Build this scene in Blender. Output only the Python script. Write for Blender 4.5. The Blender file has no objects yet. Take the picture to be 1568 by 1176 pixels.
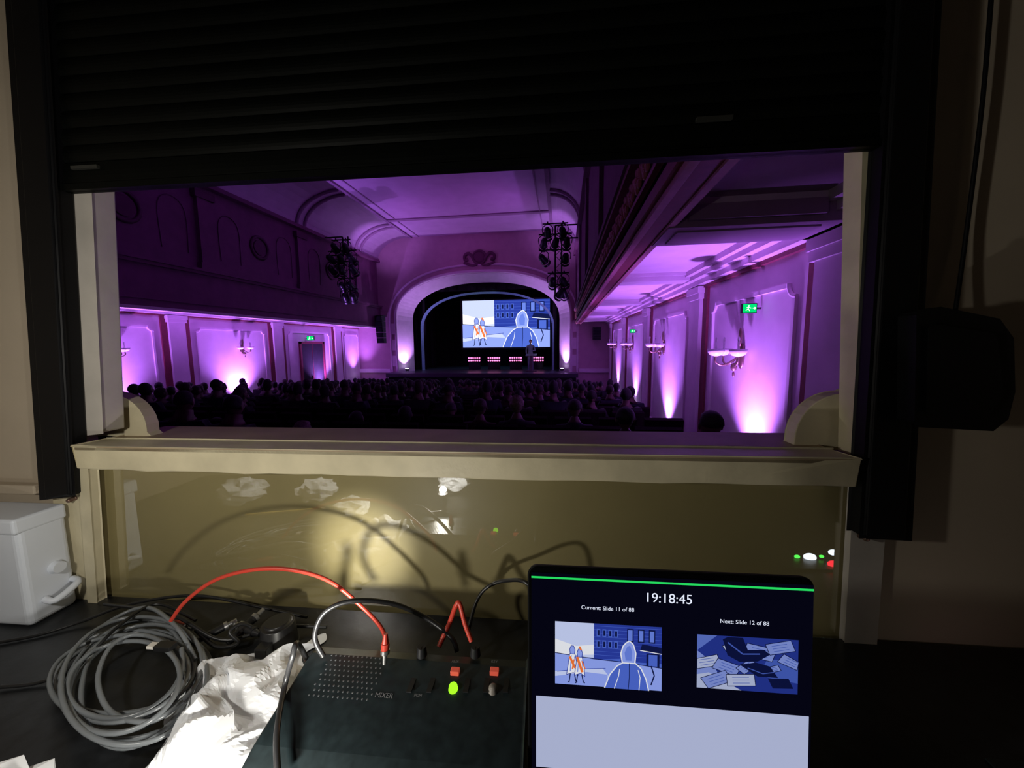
import bpy, bmesh, math, random
from mathutils import Vector, Matrix
random.seed(7)
sc = bpy.context.scene
sc.view_settings.view_transform = 'Standard'
# ---------------------------------------------------------------- survey camera
W, F = 1568.0, 566.0
YAW, PITCH, ROLL = math.radians(7.8), math.radians(6.2), math.radians(0.6)
BR = math.radians(2.5)          # booth is built 2.5 deg off the hall axis

def axes(yaw):
    f = Vector((-math.sin(yaw)*math.cos(PITCH), math.cos(yaw)*math.cos(PITCH), -math.sin(PITCH)))
    r = Vector((math.cos(yaw), math.sin(yaw), 0))
    u = r.cross(f)
    return math.cos(ROLL)*r-math.sin(ROLL)*u, math.sin(ROLL)*r+math.cos(ROLL)*u, f
def ray(u, v, yaw):
    R, U, Fw = axes(yaw)
    return R*((u-784)/F)+U*(-(v-588)/F)+Fw
def by(u, v, y):
    d = ray(u, v, YAW-BR); return d*(y/d.y)
def bz(u, v, z):
    d = ray(u, v, YAW-BR); return d*(z/d.z)
def hy(u, v, y):
    d = ray(u, v, YAW); return d*(y/d.y)
def hx(u, v, x):
    d = ray(u, v, YAW); return d*(x/d.x)

cam_d = bpy.data.cameras.new('camera'); cam = bpy.data.objects.new('camera', cam_d)
sc.collection.objects.link(cam); sc.camera = cam
R, U, Fw = axes(YAW)
cam.matrix_world = Matrix(((R.x, U.x, -Fw.x, 0), (R.y, U.y, -Fw.y, 0), (R.z, U.z, -Fw.z, 0), (0, 0, 0, 1)))
cam_d.sensor_width = 36; cam_d.lens = F/W*36; cam_d.clip_start = 0.01; cam_d.clip_end = 100

# ---------------------------------------------------------------- materials
def mat(name, col, rough=.6, metal=0., emit=None, es=0., var=.12, scale=12., bump=.0, coat=0., coat_r=.03, spec=.5, coat_ior=1.5):
    m = bpy.data.materials.new(name); m.use_nodes = True
    nt = m.node_tree; b = nt.nodes['Principled BSDF']
    c = (col[0], col[1], col[2], 1)
    b.inputs['Base Color'].default_value = c
    b.inputs['Roughness'].default_value = rough; b.inputs['Metallic'].default_value = metal
    b.inputs['Specular IOR Level'].default_value = spec
    if emit:
        b.inputs['Emission Color'].default_value = (emit[0], emit[1], emit[2], 1)
        b.inputs['Emission Strength'].default_value = es
    if coat:
        b.inputs['Coat Weight'].default_value = coat; b.inputs['Coat Roughness'].default_value = coat_r
        b.inputs['Coat IOR'].default_value = coat_ior
    if var > 0:
        tc = nt.nodes.new('ShaderNodeTexCoord'); n = nt.nodes.new('ShaderNodeTexNoise')
        n.inputs['Scale'].default_value = scale; n.inputs['Detail'].default_value = 5
        nt.links.new(tc.outputs['Object'], n.inputs['Vector'])
        r = nt.nodes.new('ShaderNodeValToRGB')
        r.color_ramp.elements[0].position = .3; r.color_ramp.elements[1].position = .7
        r.color_ramp.elements[0].color = tuple(x*(1-var) for x in col)+(1,)
        r.color_ramp.elements[1].color = tuple(min(1, x*(1+var)) for x in col)+(1,)
        nt.links.new(n.outputs['Fac'], r.inputs['Fac']); nt.links.new(r.outputs['Color'], b.inputs['Base Color'])
        if bump > 0:
            bp = nt.nodes.new('ShaderNodeBump'); bp.inputs['Strength'].default_value = bump; bp.inputs['Distance'].default_value = .01
            nt.links.new(n.outputs['Fac'], bp.inputs['Height']); nt.links.new(bp.outputs['Normal'], b.inputs['Normal'])
    return m
def emat(name, col, s=1.0):
    return mat(name, (0.0, 0.0, 0.0), .5, 0, col, s, var=0, spec=0)

# ---------------------------------------------------------------- mesh builder
class MB:
    def __init__(s): s.v = []; s.f = []; s.m = []; s.s = []
    def add(s, vs, fs, mi=0, sm=False):
        o = len(s.v); s.v += [tuple(p) for p in vs]
        for f in fs: s.f.append(tuple(i+o for i in f)); s.m.append(mi); s.s.append(sm)
        return s
    def box(s, x0, x1, y0, y1, z0, z1, mi=0):
        vs = [(x, y, z) for z in (z0, z1) for y in (y0, y1) for x in (x0, x1)]
        return s.add(vs, [(0, 2, 3, 1), (4, 5, 7, 6), (0, 1, 5, 4), (2, 6, 7, 3), (0, 4, 6, 2), (1, 3, 7, 5)], mi)
    def loop2(s, A, B, mi=0, sm=False, caps=True):
        n = len(A); fs = [(i, (i+1) % n, n+(i+1) % n, n+i) for i in range(n)]
        s.add(list(A)+list(B), fs, mi, sm)
        if caps:
            s.add(A, [tuple(range(n))], mi); s.add(B, [tuple(range(n))], mi)
        return s
    def prism_y(s, pts, y0, y1, mi=0): return s.loop2([(x, y0, z) for x, z in pts], [(x, y1, z) for x, z in pts], mi)
    def prism_x(s, pts, x0, x1, mi=0): return s.loop2([(x0, y, z) for y, z in pts], [(x1, y, z) for y, z in pts], mi)
    def prism_z(s, pts, z0, z1, mi=0): return s.loop2([(x, y, z0) for x, y in pts], [(x, y, z1) for x, y in pts], mi)
    def cyl(s, p0, p1, r0, r1=None, n=16, mi=0, caps=True, sm=True):
        r1 = r0 if r1 is None else r1
        p0 = Vector(p0); p1 = Vector(p1); d = (p1-p0).normalized()
        a = d.orthogonal().normalized(); b = d.cross(a)
        A = [p0+(a*math.cos(t)+b*math.sin(t))*r0 for t in [2*math.pi*i/n for i in range(n)]]
        B = [p1+(a*math.cos(t)+b*math.sin(t))*r1 for t in [2*math.pi*i/n for i in range(n)]]
        return s.loop2(A, B, mi, sm, caps)
    def ell(s, c, r, mi=0, nu=14, nv=9, fn=None):
        vs = []; fs = []
        for j in range(nv+1):
            ph = math.pi*j/nv-math.pi/2
            for i in range(nu):
                t = 2*math.pi*i/nu
                p = Vector((math.cos(ph)*math.cos(t), math.cos(ph)*math.sin(t), math.sin(ph)))
                if fn: p = fn(p)
                vs.append((c[0]+p.x*r[0], c[1]+p.y*r[1], c[2]+p.z*r[2]))
        for j in range(nv):
            for i in range(nu):
                k = (i+1) % nu; fs.append((j*nu+i, j*nu+k, (j+1)*nu+k, (j+1)*nu+i))
        return s.add(vs, fs, mi, True)
    def tube(s, pts, r, n=8, mi=0, sub=6, closed=False):
        P = [Vector(p) for p in pts]; out = []
        N = len(P)
        if sub > 1:
            rng = N if closed else N-1
            for i in range(rng):
                if closed: a, b, c, d = P[(i-1) % N], P[i], P[(i+1) % N], P[(i+2) % N]
                else: a, b, c, d = P[max(i-1, 0)], P[i], P[i+1], P[min(i+2, N-1)]
                for k in range(sub):
                    t = k/sub
                    out.append(.5*((2*b)+(c-a)*t+(2*a-5*b+4*c-d)*t*t+(3*b-a-3*c+d)*t**3))
            if not closed: out.append(P[-1])
        else: out = P
        M = len(out); rings = []; ref = None
        for i in range(M):
            if closed: d = out[(i+1) % M]-out[(i-1) % M]
            else: d = out[min(i+1, M-1)]-out[max(i-1, 0)]
            d.normalize()
            if ref is None: ref = d.orthogonal().normalized()
            a = (ref-d*ref.dot(d)).normalized(); ref = a; b = d.cross(a)
            rr = r(i/(M-1)) if callable(r) else r
            rings.append([out[i]+(a*math.cos(2*math.pi*k/n)+b*math.sin(2*math.pi*k/n))*rr for k in range(n)])
        vs = [p for q in rings for p in q]; fs = []
        L = M if closed else M-1
        for i in range(L):
            j = (i+1) % M
            for k in range(n):
                l = (k+1) % n; fs.append((i*n+k, i*n+l, j*n+l, j*n+k))
        s.add(vs, fs, mi, True)
        if not closed:
            s.add(rings[0], [tuple(range(n))], mi); s.add(rings[-1], [tuple(range(n))], mi)
        return s
    def obj(s, name, mats, bevel=0., parent=None, M=None, seg=2):
        me = bpy.data.meshes.new(name)
        vs = s.v if M is None else [tuple(M @ Vector(p)) for p in s.v]
        me.from_pydata(vs, [], s.f)
        for m in mats: me.materials.append(m)
        for p, mi, sm in zip(me.polygons, s.m, s.s): p.material_index = mi; p.use_smooth = sm
        bm = bmesh.new(); bm.from_mesh(me); bmesh.ops.recalc_face_normals(bm, faces=bm.faces); bm.to_mesh(me); bm.free()
        o = bpy.data.objects.new(name, me); sc.collection.objects.link(o)
        if bevel > 0:
            w = o.modifiers.new('weld', 'WELD'); w.merge_threshold = 1e-5
            b = o.modifiers.new('bevel', 'BEVEL'); b.width = bevel; b.segments = seg; b.limit_method = 'ANGLE'; b.angle_limit = math.radians(40)
        if parent: o.parent = parent
        return o
def empty(name):
    e = bpy.data.objects.new(name, None); sc.collection.objects.link(e); return e
BOOTH = []
def B(o): BOOTH.append(o); return o

# ================================================================= HALL
plaster = mat('plaster', (.74, .62, .70), .75, scale=3, var=.06, bump=.1)
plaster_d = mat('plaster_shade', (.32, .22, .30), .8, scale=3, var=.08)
redtrim = mat('oxblood_trim', (.19, .03, .05), .6, scale=20)
rosetrim = mat('rose_moulding', (.42, .17, .22), .6, scale=12)
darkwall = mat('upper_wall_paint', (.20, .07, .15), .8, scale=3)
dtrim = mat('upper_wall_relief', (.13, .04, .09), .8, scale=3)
carpet = mat('hall_carpet', (.012, .006, .012), .95, scale=40)
blackm = mat('black_metal', (.012, .012, .014), .5, .3)
blackc = mat('black_drape', (.008, .008, .012), .95, scale=6, var=.4)
XL, XR, XLU, XRU = -11.6, 2.45, -10.2, .7
YP = 20.0; XC = -4.42
def fl(y): return -1.70-.09*(y-3)

# hall floor
m = MB(); m.add([(XL-.2, .95, fl(.95)), (XR+.2, .95, fl(.95)), (XR+.2, 20.2, fl(20.2)), (XL-.2, 20.2, fl(20.2))], [(0, 1, 2, 3)])
m.obj('floor_auditorium', [carpet])

def side_wall(name, xw, s, pil, y0, y1):
    """s = direction into the room"""
    m = MB()
    m.box(min(xw, xw-s*.2), max(xw, xw-s*.2), y0, y1, -3.5, 1.25)
    def bx(d0, d1, ya, yb, za, zb, mi=0):
        a, b = xw+s*d0, xw+s*d1; m.box(min(a, b), max(a, b), ya, yb, za, zb, mi)
    for y in pil:
        bx(0, .04, y-.42, y+.42, -3.4, .92, 2)
        bx(0, .10, y-.24, y+.24, -3.4, .92)
        bx(0, .13, y-.28, y+.28, .74, .84)
        bx(0, .15, y-.3, y+.3, .84, .95)
    # panels
    ps = [y0-1.0]+list(pil)+[y1+1.0]
    for a, b in zip(ps[:-1], ps[1:]):
        a, b = max(a+.62, y0+.1), min(b-.62, y1-.1)
        if b-a < .8: continue
        w = .05; zt = .62; zb = -1.9
        bx(0, .035, a, a+w, zb, zt-.15); bx(0, .035, b-w, b, zb, zt-.15)
        bx(0, .035, a+.15, b-.15, zt-w, zt)
        for e, q in ((a, 1), (b, -1)):      # scooped corners
            pts = []
            for k in range(7):
                t = math.pi/2*k/6
                pts.append((xw+s*.018, e+q*(.15*math.sin(t)), zt-.15+.15*(1-math.cos(t))))
            m.tube(pts, .024, 6, 0, 2)
        bx(0, .05, a-.1, b+.1, -2.15, -2.05)
    # cornice
    bx(0, .06, y0, y1, .92, .97, 2); bx(0, .16, y0, y1, .97, 1.05); bx(0, .26, y0, y1, 1.05, 1.12); bx(0, .34, y0, y1, 1.12, 1.2)
    return m.obj(name, [plaster, plaster_d, redtrim])
PR = [3.7, 7.15, 11.1, 15.1, 19.1]; PL = [5.8, 9.8, 13.8, 17.9]
side_wall('wall_right', XR, -1, PR, .9, 20.0)
side_wall('wall_left', XL, 1, PL, .9, 20.0)

# ceilings below the galleries with cross beams
m = MB(); m.box(XRU, XR, .95, 3.6, 1.2, 1.3, 1); m.box(XRU, XR, 3.6, 20, 1.2, 1.3)  # near bay and its beam use darker plaster: shade put into the colour
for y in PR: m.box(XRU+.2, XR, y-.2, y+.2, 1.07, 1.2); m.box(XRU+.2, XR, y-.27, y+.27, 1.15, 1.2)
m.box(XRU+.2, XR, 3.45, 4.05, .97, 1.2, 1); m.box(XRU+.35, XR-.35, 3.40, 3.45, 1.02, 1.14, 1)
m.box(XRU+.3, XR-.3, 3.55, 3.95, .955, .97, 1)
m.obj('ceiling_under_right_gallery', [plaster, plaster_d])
m = MB(); m.box(XL, XLU-.2, .95, 20, 1.2, 1.3)
for y in PL: m.box(XL, XLU-.2, y-.2, y+.2, 1.03, 1.2)
m.obj('ceiling_under_left_gallery', [plaster])

# upper right wall carried on beam
m = MB()
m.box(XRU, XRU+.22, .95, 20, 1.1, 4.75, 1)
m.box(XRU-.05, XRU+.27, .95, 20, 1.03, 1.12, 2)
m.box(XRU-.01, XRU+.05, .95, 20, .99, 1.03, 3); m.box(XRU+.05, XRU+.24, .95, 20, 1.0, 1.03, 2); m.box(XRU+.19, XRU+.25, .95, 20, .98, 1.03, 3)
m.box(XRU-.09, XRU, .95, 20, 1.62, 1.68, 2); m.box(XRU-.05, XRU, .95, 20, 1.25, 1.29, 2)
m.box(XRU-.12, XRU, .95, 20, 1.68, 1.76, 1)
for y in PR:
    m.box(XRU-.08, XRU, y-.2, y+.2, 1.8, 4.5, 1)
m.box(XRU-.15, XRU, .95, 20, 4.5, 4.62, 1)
m.obj('wall_upper_right', [plaster, darkwall, redtrim, rosetrim])
m = MB()
y = 1.4
while y < 19.9:
    for k in range(5):
        t = k/5*2*math.pi
        m.ell((XRU-.03, y+.075*math.cos(t), 1.45+.075*math.sin(t)), (.025, .045, .045), 0, 6, 4)
    m.ell((XRU-.035, y, 1.45), (.035, .035, .035), 0, 6, 4)
    m.tube([(XRU-.02, y+.1, 1.38), (XRU-.035, y+.17, 1.52), (XRU-.02, y+.24, 1.42)], .018, 5, 0, 3)
    y += .32
m.obj('trim_leaf_frieze', [mat('gilt_leaf', (.45, .16, .14), .5, scale=20)])

# left gallery front + upper wall
m = MB()
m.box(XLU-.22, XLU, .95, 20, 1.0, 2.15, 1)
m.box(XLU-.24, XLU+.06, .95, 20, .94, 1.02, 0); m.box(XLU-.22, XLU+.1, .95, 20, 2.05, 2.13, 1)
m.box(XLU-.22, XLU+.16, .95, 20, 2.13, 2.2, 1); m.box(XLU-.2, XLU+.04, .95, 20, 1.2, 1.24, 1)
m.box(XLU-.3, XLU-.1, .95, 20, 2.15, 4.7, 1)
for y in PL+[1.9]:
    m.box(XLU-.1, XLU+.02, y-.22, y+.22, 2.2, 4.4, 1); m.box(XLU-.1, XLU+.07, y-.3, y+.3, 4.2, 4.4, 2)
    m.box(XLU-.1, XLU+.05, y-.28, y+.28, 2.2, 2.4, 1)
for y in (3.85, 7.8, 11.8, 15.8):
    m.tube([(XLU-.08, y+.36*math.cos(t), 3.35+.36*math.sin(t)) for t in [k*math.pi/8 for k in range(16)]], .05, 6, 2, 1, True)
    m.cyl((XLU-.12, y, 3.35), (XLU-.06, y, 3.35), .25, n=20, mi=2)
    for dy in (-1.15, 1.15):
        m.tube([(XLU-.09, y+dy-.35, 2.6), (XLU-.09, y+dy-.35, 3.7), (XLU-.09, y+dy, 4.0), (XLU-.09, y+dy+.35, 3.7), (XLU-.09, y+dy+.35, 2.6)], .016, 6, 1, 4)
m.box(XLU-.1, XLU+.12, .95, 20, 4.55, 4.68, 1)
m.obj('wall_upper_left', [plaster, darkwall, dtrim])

# main ceiling: flat field, coves, ribs
ceilm = mat('ceiling_plaster', (.58, .46, .58), .8, scale=2, var=.06)
m = MB()
m.box(-8.3, -.5, .95, 20, 5.85, 5.95)
def cove(xa, za, xb, zb, n=8):
    return [(xa+(xb-xa)*(1-math.cos(math.pi/2*k/n)), za+(zb-za)*math.sin(math.pi/2*k/n)) for k in range(n+1)]
for (xa, xb) in ((XLU, -8.3), (XRU, -.5)):
    c = cove(xa, 4.65, xb, 5.85)
    for (x0, z0), (x1, z1) in zip(c[:-1], c[1:]):
        m.add([(x0, .95, z0), (x0, 20, z0), (x1, 20, z1), (x1, .95, z1)], [(0, 1, 2, 3)], 0, True)
    sgn = 1 if xb > xa else -1
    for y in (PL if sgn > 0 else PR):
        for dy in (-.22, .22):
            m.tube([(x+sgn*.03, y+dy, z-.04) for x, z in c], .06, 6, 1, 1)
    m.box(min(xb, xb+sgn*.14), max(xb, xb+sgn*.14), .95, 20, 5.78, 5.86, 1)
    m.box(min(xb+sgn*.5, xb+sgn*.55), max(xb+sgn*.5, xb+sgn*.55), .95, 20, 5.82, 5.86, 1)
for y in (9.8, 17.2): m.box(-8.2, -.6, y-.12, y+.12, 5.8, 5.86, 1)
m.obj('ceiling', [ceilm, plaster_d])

# hall rear wall around the booth
m = MB(); m.box(XL, -1.75, .8, .95, -3.5, 5.9); m.box(1.9, XR, .8, .95, -3.5, 5.9); m.box(-1.75, 1.9, .85, .95, 1.6, 5.9); m.box(-1.75, 1.9, .98, 1.05, -3.5, -.75)
m.obj('wall_rear_auditorium', [darkwall])

# proscenium
def arch(a, zs, h, n=40, p=2.3):
    out = []
    for k in range(n+1):
        t = math.pi*k/n
        cx, sz = -math.cos(t), math.sin(t)
        x = a*math.copysign(abs(cx)**(2/p), cx); z = zs+h*(abs(sz)**(2/p))
        out.append((XC+x, z))
    return out
ZS = -1.55
m = MB()
oa = [(XC-4.78, ZS)]+arch(4.78, 1.4, 2.4)+[(XC+4.78, ZS)]
ia = [(XC-4.25, ZS)]+arch(4.25, 1.35, 2.1)+[(XC+4.25, ZS)]
top = 5.9
for (x0, z0), (x1, z1) in zip(oa[1:-1], oa[2:-1]):
    m.add([(x0, YP, z0), (x1, YP, z1), (x1, YP, top), (x0, YP, top)], [(0, 1, 2, 3)], 1)
m.box(XL, XC-4.78, YP, YP+.1, -3.5, top, 1); m.box(XC+4.78, XR, YP, YP+.1, -3.5, top, 1)
for (a0, a1), (b0, b1) in zip(zip(oa[:-1], oa[1:]), zip(ia[:-1], ia[1:])):
    m.add([(a0[0], YP, a0[1]), (a1[0], YP, a1[1]), (b1[0], YP+.9, b1[1]), (b0[0], YP+.9, b0[1])], [(0, 1, 2, 3)], 0, True)
m.box(XL, XC-5.3, YP-.1, YP, -1.55, -1.35)
m.box(XC+5.3, XR, YP-.1, YP, -1.55, -1.35)
m.obj('wall_proscenium', [plaster, mat('proscenium_wall_paint', (.50, .32, .38), .8, scale=3, var=.06)])
m = MB()
for a, h, r, zs in ((4.86, 2.5, .09, 1.4), (5.2, 2.85, .06, 1.4)):
    m.tube([(XC-a, YP-.03, ZS)]+[(x, YP-.03, z) for x, z in arch(a, zs, h)]+[(XC+a, YP-.03, ZS)], r, 8, 0, 1)
for sx in (-1, 1):
    for z in (-.9, .0, .9):
        m.box(XC+sx*5.03-.14, XC+sx*5.03+.14, YP-.06, YP, z-.3, z+.3)
m.obj('trim_proscenium_arch', [plaster])
# cartouche
m = MB(); cz = 4.62
m.ell((XC, YP-.05, cz), (.34, .14, .3), 0, 16, 10)
m.tube([(XC+.36*math.cos(t), YP-.08, cz+.33*math.sin(t)) for t in [k*math.pi/8 for k in range(16)]], .06, 6, 0, 1, True)
for s in (-1, 1):
    m.tube([(XC+s*.3, YP-.06, cz-.1), (XC+s*.55, YP-.1, cz+.2), (XC+s*.8, YP-.06, cz+.1), (XC+s*.78, YP-.06, cz-.12), (XC+s*.62, YP-.06, cz-.1)], .085, 6, 0, 4)
    m.tube([(XC+s*.1, YP-.06, cz-.35), (XC+s*.4, YP-.1, cz-.42), (XC+s*.85, YP-.06, cz-.28)], .07, 6, 0, 4)
m.obj('trim_cartouche', [dtrim])

# stage
stagem = mat('stage_boards', (.05, .05, .06), .28, scale=8)
m = MB(); m.box(-9.6, .8, 19.1, 26.2, -1.75, -1.53); m.box(-9.5, .7, 19.2, 19.3, -3.3, -1.75, 1)
m.obj('stage_floor', [stagem, blackc])
m = MB()
def pleats(xa, ya, xb, yb, z0, z1, n, d):
    vs = []
    for k in range(n+1):
        t = k/n; o = d*math.sin(k*1.9)
        dx, dy = xb-xa, yb-ya; L = math.hypot(dx, dy)
        x = xa+dx*t-dy/L*o; y = ya+dy*t+dx/L*o
        vs += [(x, y, z0), (x, y, z1)]
    m.add(vs, [(2*k, 2*k+2, 2*k+3, 2*k+1) for k in range(n)], 0, True)
pleats(-10.5, 26, 1.6, 26, -1.53, 5, 90, .08)
for yy, w in ((21.9, 1.0), (23.6, 1.2)):
    pleats(XC-5.4, yy, XC-4.0+w*.15, yy, -1.5, 5, 16, .07); pleats(XC+4.0-w*.15, yy, XC+5.4, yy, -1.5, 5, 16, .07)
pleats(XC-5, 21.2, XC+5, 21.2, 3.05, 5, 60, .05)
pleats(-10.5, 21, -10.5, 26, -1.53, 5, 20, .05); pleats(1.6, 21, 1.6, 26, -1.53, 5, 20, .05)
m.obj('stage_curtains', [blackc])
# inner portal
portal = mat('portal_paint', (.22, .42, .55), .6)
m = MB(); a = arch(3.95, .9, 2.1); b = arch(3.82, .9, 2.0)
a = [(XC-3.95, -1.53)]+a+[(XC+3.95, -1.53)]; b = [(XC-3.82, -1.53)]+b+[(XC+3.82, -1.53)]
for (a0, a1), (b0, b1) in zip(zip(a[:-1], a[1:]), zip(b[:-1], b[1:])):
    m.add([(a0[0], 21.3, a0[1]), (a1[0], 21.3, a1[1]), (b1[0], 21.45, b1[1]), (b0[0], 21.45, b0[1])], [(0, 1, 2, 3)], 0, True)
m.obj('stage_portal', [portal])

# projected slide artwork, flat coloured shapes
def slidemats(p, k):
    cols = [(.62, .70, 1), (.025, .05, .38), (.08, .15, .66), (.006, .010, .07), (.92, .94, 1), (.95, .20, .04), (.30, .40, .95), (.15, .24, .80)]
    return [emat(p+'_ink_%d' % i, c, k) for i, c in enumerate(cols)]
def art(m, x0, x1, z0, z1, y, e, which=11):
    w, h = x1-x0, z1-z0; L = [0]
    def P(pts, mi):
        L[0] += 1; yy = y-e*L[0]
        m.add([(x0+a*w, yy, z0+b*h) for a, b in pts], [tuple(range(len(pts)))], mi)
    def Rr(a, b, c, d, mi): P([(a, b), (c, b), (c, d), (a, d)], mi)
    def line(pts, t, mi):
        for (a, b), (c, d) in zip(pts[:-1], pts[1:]):
            dx, dz = (c-a)*w, (d-b)*h; l = math.hypot(dx, dz) or 1; nx, nz = -dz/l*t/w*h, dx/l*t
            P([(a-nx, b-nz), (c-nx, d-nz), (c+nx, d+nz), (a+nx, b+nz)], mi)
    if which == 11:
        Rr(0, 0, 1, 1, 2)
        P([(0, .45), (.37, .45), (.37, 1), (0, 1)], 0); P([(0, .45), (.37, .5), (.37, .66), (.2, .62), (.0, .72)], 4)
        P([(.37, .42), (.62, .46), (.62, 1), (.37, 1)], 1); Rr(.62, .42, 1, 1, 1)
        for k in range(9): line([(.37, .5+k*.058), (1, .5+k*.058)], .0025, 2)
        for r in (.62, .80):
            for k in range(4): Rr(.395+k*.055, r, .43+k*.055, r+.12, 2); Rr(.403+k*.055, r+.015, .422+k*.055, r+.1, 3)
        for k in range(3): Rr(.68+k*.1, .74, .74+k*.1, .95, 3); Rr(.69+k*.1, .76, .73+k*.1, .93, 7)
        P([(.80, .62), (1, .58), (1, .68), (.82, .72)], 3); line([(.80, .62), (1, .58)], .006, 4)
        Rr(.86, .36, .98, .58, 3); Rr(.88, .38, .96, .56, 2)
        P([(0, 0), (1, 0), (1, .36), (.62, .42), (.37, .44), (0, .5)], 6)
        P([(0, .2), (.45, .3), (.6, .0), (0, 0)], 0); P([(0, .12), (.3, .22), (.5, .2), (.5, .0), (0, 0)], 6)
        line([(0, .5), (.37, .44), (.62, .42), (1, .36)], .006, 3); line([(.02, .2), (.3, .27), (.48, .3)], .005, 1)
        # two cloaked people walking
        for cx, t, wd in ((.165, .60, .055), (.235, .56, .05)):
            cl = [(cx-wd, .16), (cx-wd*.7, .34), (cx-wd*.45, t-.1), (cx+wd*.45, t-.1), (cx+wd*.8, .34), (cx+wd, .15), (cx+.01, .2)]
            P(cl, 4); line(cl+[cl[0]], .005, 1)
            hd = [(cx-.02, t-.1), (cx-.026, t-.03), (cx-.012, t+.03), (cx+.012, t+.03), (cx+.026, t-.03), (cx+.02, t-.1)]
            P(hd, 6); line(hd+[hd[0]], .005, 1)
            line([(cx-.02, .18), (cx-.03, .05), (cx-.045, .04)], .008, 3); line([(cx+.02, .18), (cx+.035, .06), (cx+.05, .05)], .008, 3)
            line([(cx-.01, t-.12), (cx-.02, .22)], .006, 7); line([(cx+.02, t-.14), (cx+.03, .24)], .005, 7)
        line([(.14, .46), (.19, .28)], .018, 5); line([(.21, .46), (.26, .22)], .020, 5); line([(.18, .42), (.165, .26)], .010, 5)
        line([(.23, .63), (.25, .57)], .014, 5); line([(.255, .40), (.285, .28)], .010, 5)
        # hooded figure from behind
        body = [(.47, 0), (.52, .22), (.585, .36), (.65, .43), (.75, .43), (.81, .34), (.855, .18), (.88, 0)]
        P(body, 2); line(body, .009, 4)
        hood = [(.635, .42), (.62, .56), (.64, .68), (.67, .74), (.70, .77), (.735, .72), (.76, .58), (.75, .42)]
        P(hood, 6); line(hood+[hood[0]], .009, 4)
        P([(.665, .46), (.655, .58), (.68, .68), (.705, .70), (.725, .60), (.72, .46)], 7)
        line([(.61, .32), (.60, .2), (.56, 0)], .006, 4); line([(.78, .32), (.80, .2), (.79, 0)], .006, 4); line([(.70, .42), (.70, .2), (.69, 0)], .005, 3)
        line([(.9, .4), (.93, .25), (.9, .1)], .01, 3)
    else:
        Rr(0, 0, 1, 1, 1)
        P([(0, 0), (.3, 0), (.15, .5), (0, .7)], 6); P([(0, .7), (.2, 1), (0, 1)], 7); P([(.62, .3), (1, .2), (1, .6), (.7, .62)], 2)
        P([(0, .25), (.12, .3), (.45, .0), (0, 0)], 0)
        rnd = random.Random(3)
        for (cx, cz, s, ang) in ((.10, .50, .13, .3), (.30, .42, .13, -.4), (.2, .18, .14, .5), (.44, .2, .14, .1), (.5, .46, .1, .8), (.62, .74, .15, -.25), (.82, .85, .13, .3), (.92, .6, .11, -.5), (.75, .45, .07, .4), (.34, .82, .08, .5)):
            c, s2 = math.cos(ang), math.sin(ang)
            q = [(cx+(a*c-b*s2), cz+(a*s2+b*c)*1.3) for a, b in ((-s, -s*.6), (s, -s*.6), (s, s*.6), (-s, s*.6))]
            q = [(min(max(a, 0), 1), min(max(b, 0), 1)) for a, b in q]
            P(q, rnd.choice((0, 6, 6))); line(q+[q[0]], .006, 3)
            for k in (-.3, .0, .3):
                line([(cx+(-s*.6*c-s*k*s2), cz+(-s*.6*s2+s*k*c)*1.3), (cx+(s*.6*c-s*k*s2), cz+(s*.6*s2+s*k*c)*1.3)], .005, 2)
        P([(.25, .95), (.30, .66), (.42, .55), (.60, .58), (.72, .72), (.66, .8), (.5, .78), (.45, 1), (.3, 1)], 3)
        P([(.42, .5), (.6, .3), (.8, .3), (.72, .5), (.58, .56)], 3); P([(.75, .1), (.95, .12), (.9, .3), (.7, .28)], 3)
        line([(.3, .9), (.45, .7), (.62, .72)], .012, 2); line([(.5, .45), (.65, .36), (.76, .4)], .008, 2)
tl = hy(708, 461, 22.4); br = hy(842, 531, 22.4)
scr = empty('projection_screen')
m = MB(); art(m, tl.x, br.x, br.z, tl.z, 22.4, .002); m.obj('picture', slidemats('stage', 1.1), parent=scr)
m = MB()
for (a, b, c, d) in ((tl.x-.12, br.x+.12, tl.z, tl.z+.1), (tl.x-.12, br.x+.12, br.z-.1, br.z), (tl.x-.12, tl.x, br.z, tl.z), (br.x, br.x+.12, br.z, tl.z)):
    m.box(a, b, 22.37, 22.45, c, d)
m.box(tl.x, br.x, 22.41, 22.45, br.z, tl.z)
m.obj('frame', [blackm], parent=scr)

# floor wash battens
pinkL = emat('batten_led', (1, .20, .55), 2.2)
xs = [hy(u, 552, 22.2).x for u in (727, 757, 790, 823)]
for x in xs:
    m = MB(); m.box(x-.40, x+.40, 22.05, 22.2, -1.08, -.74, 0)
    m.box(x-.36, x+.36, 22.1, 22.2, -1.53, -1.08, 0)
    for r in range(2):
        for k in range(6):
            m.cyl((x-.33+k*.132, 22.03, -1.00+r*.17), (x-.33+k*.132, 22.06, -1.00+r*.17), .048, n=10, mi=1)
    m.obj('led_batten', [blackm, pinkL])

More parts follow.
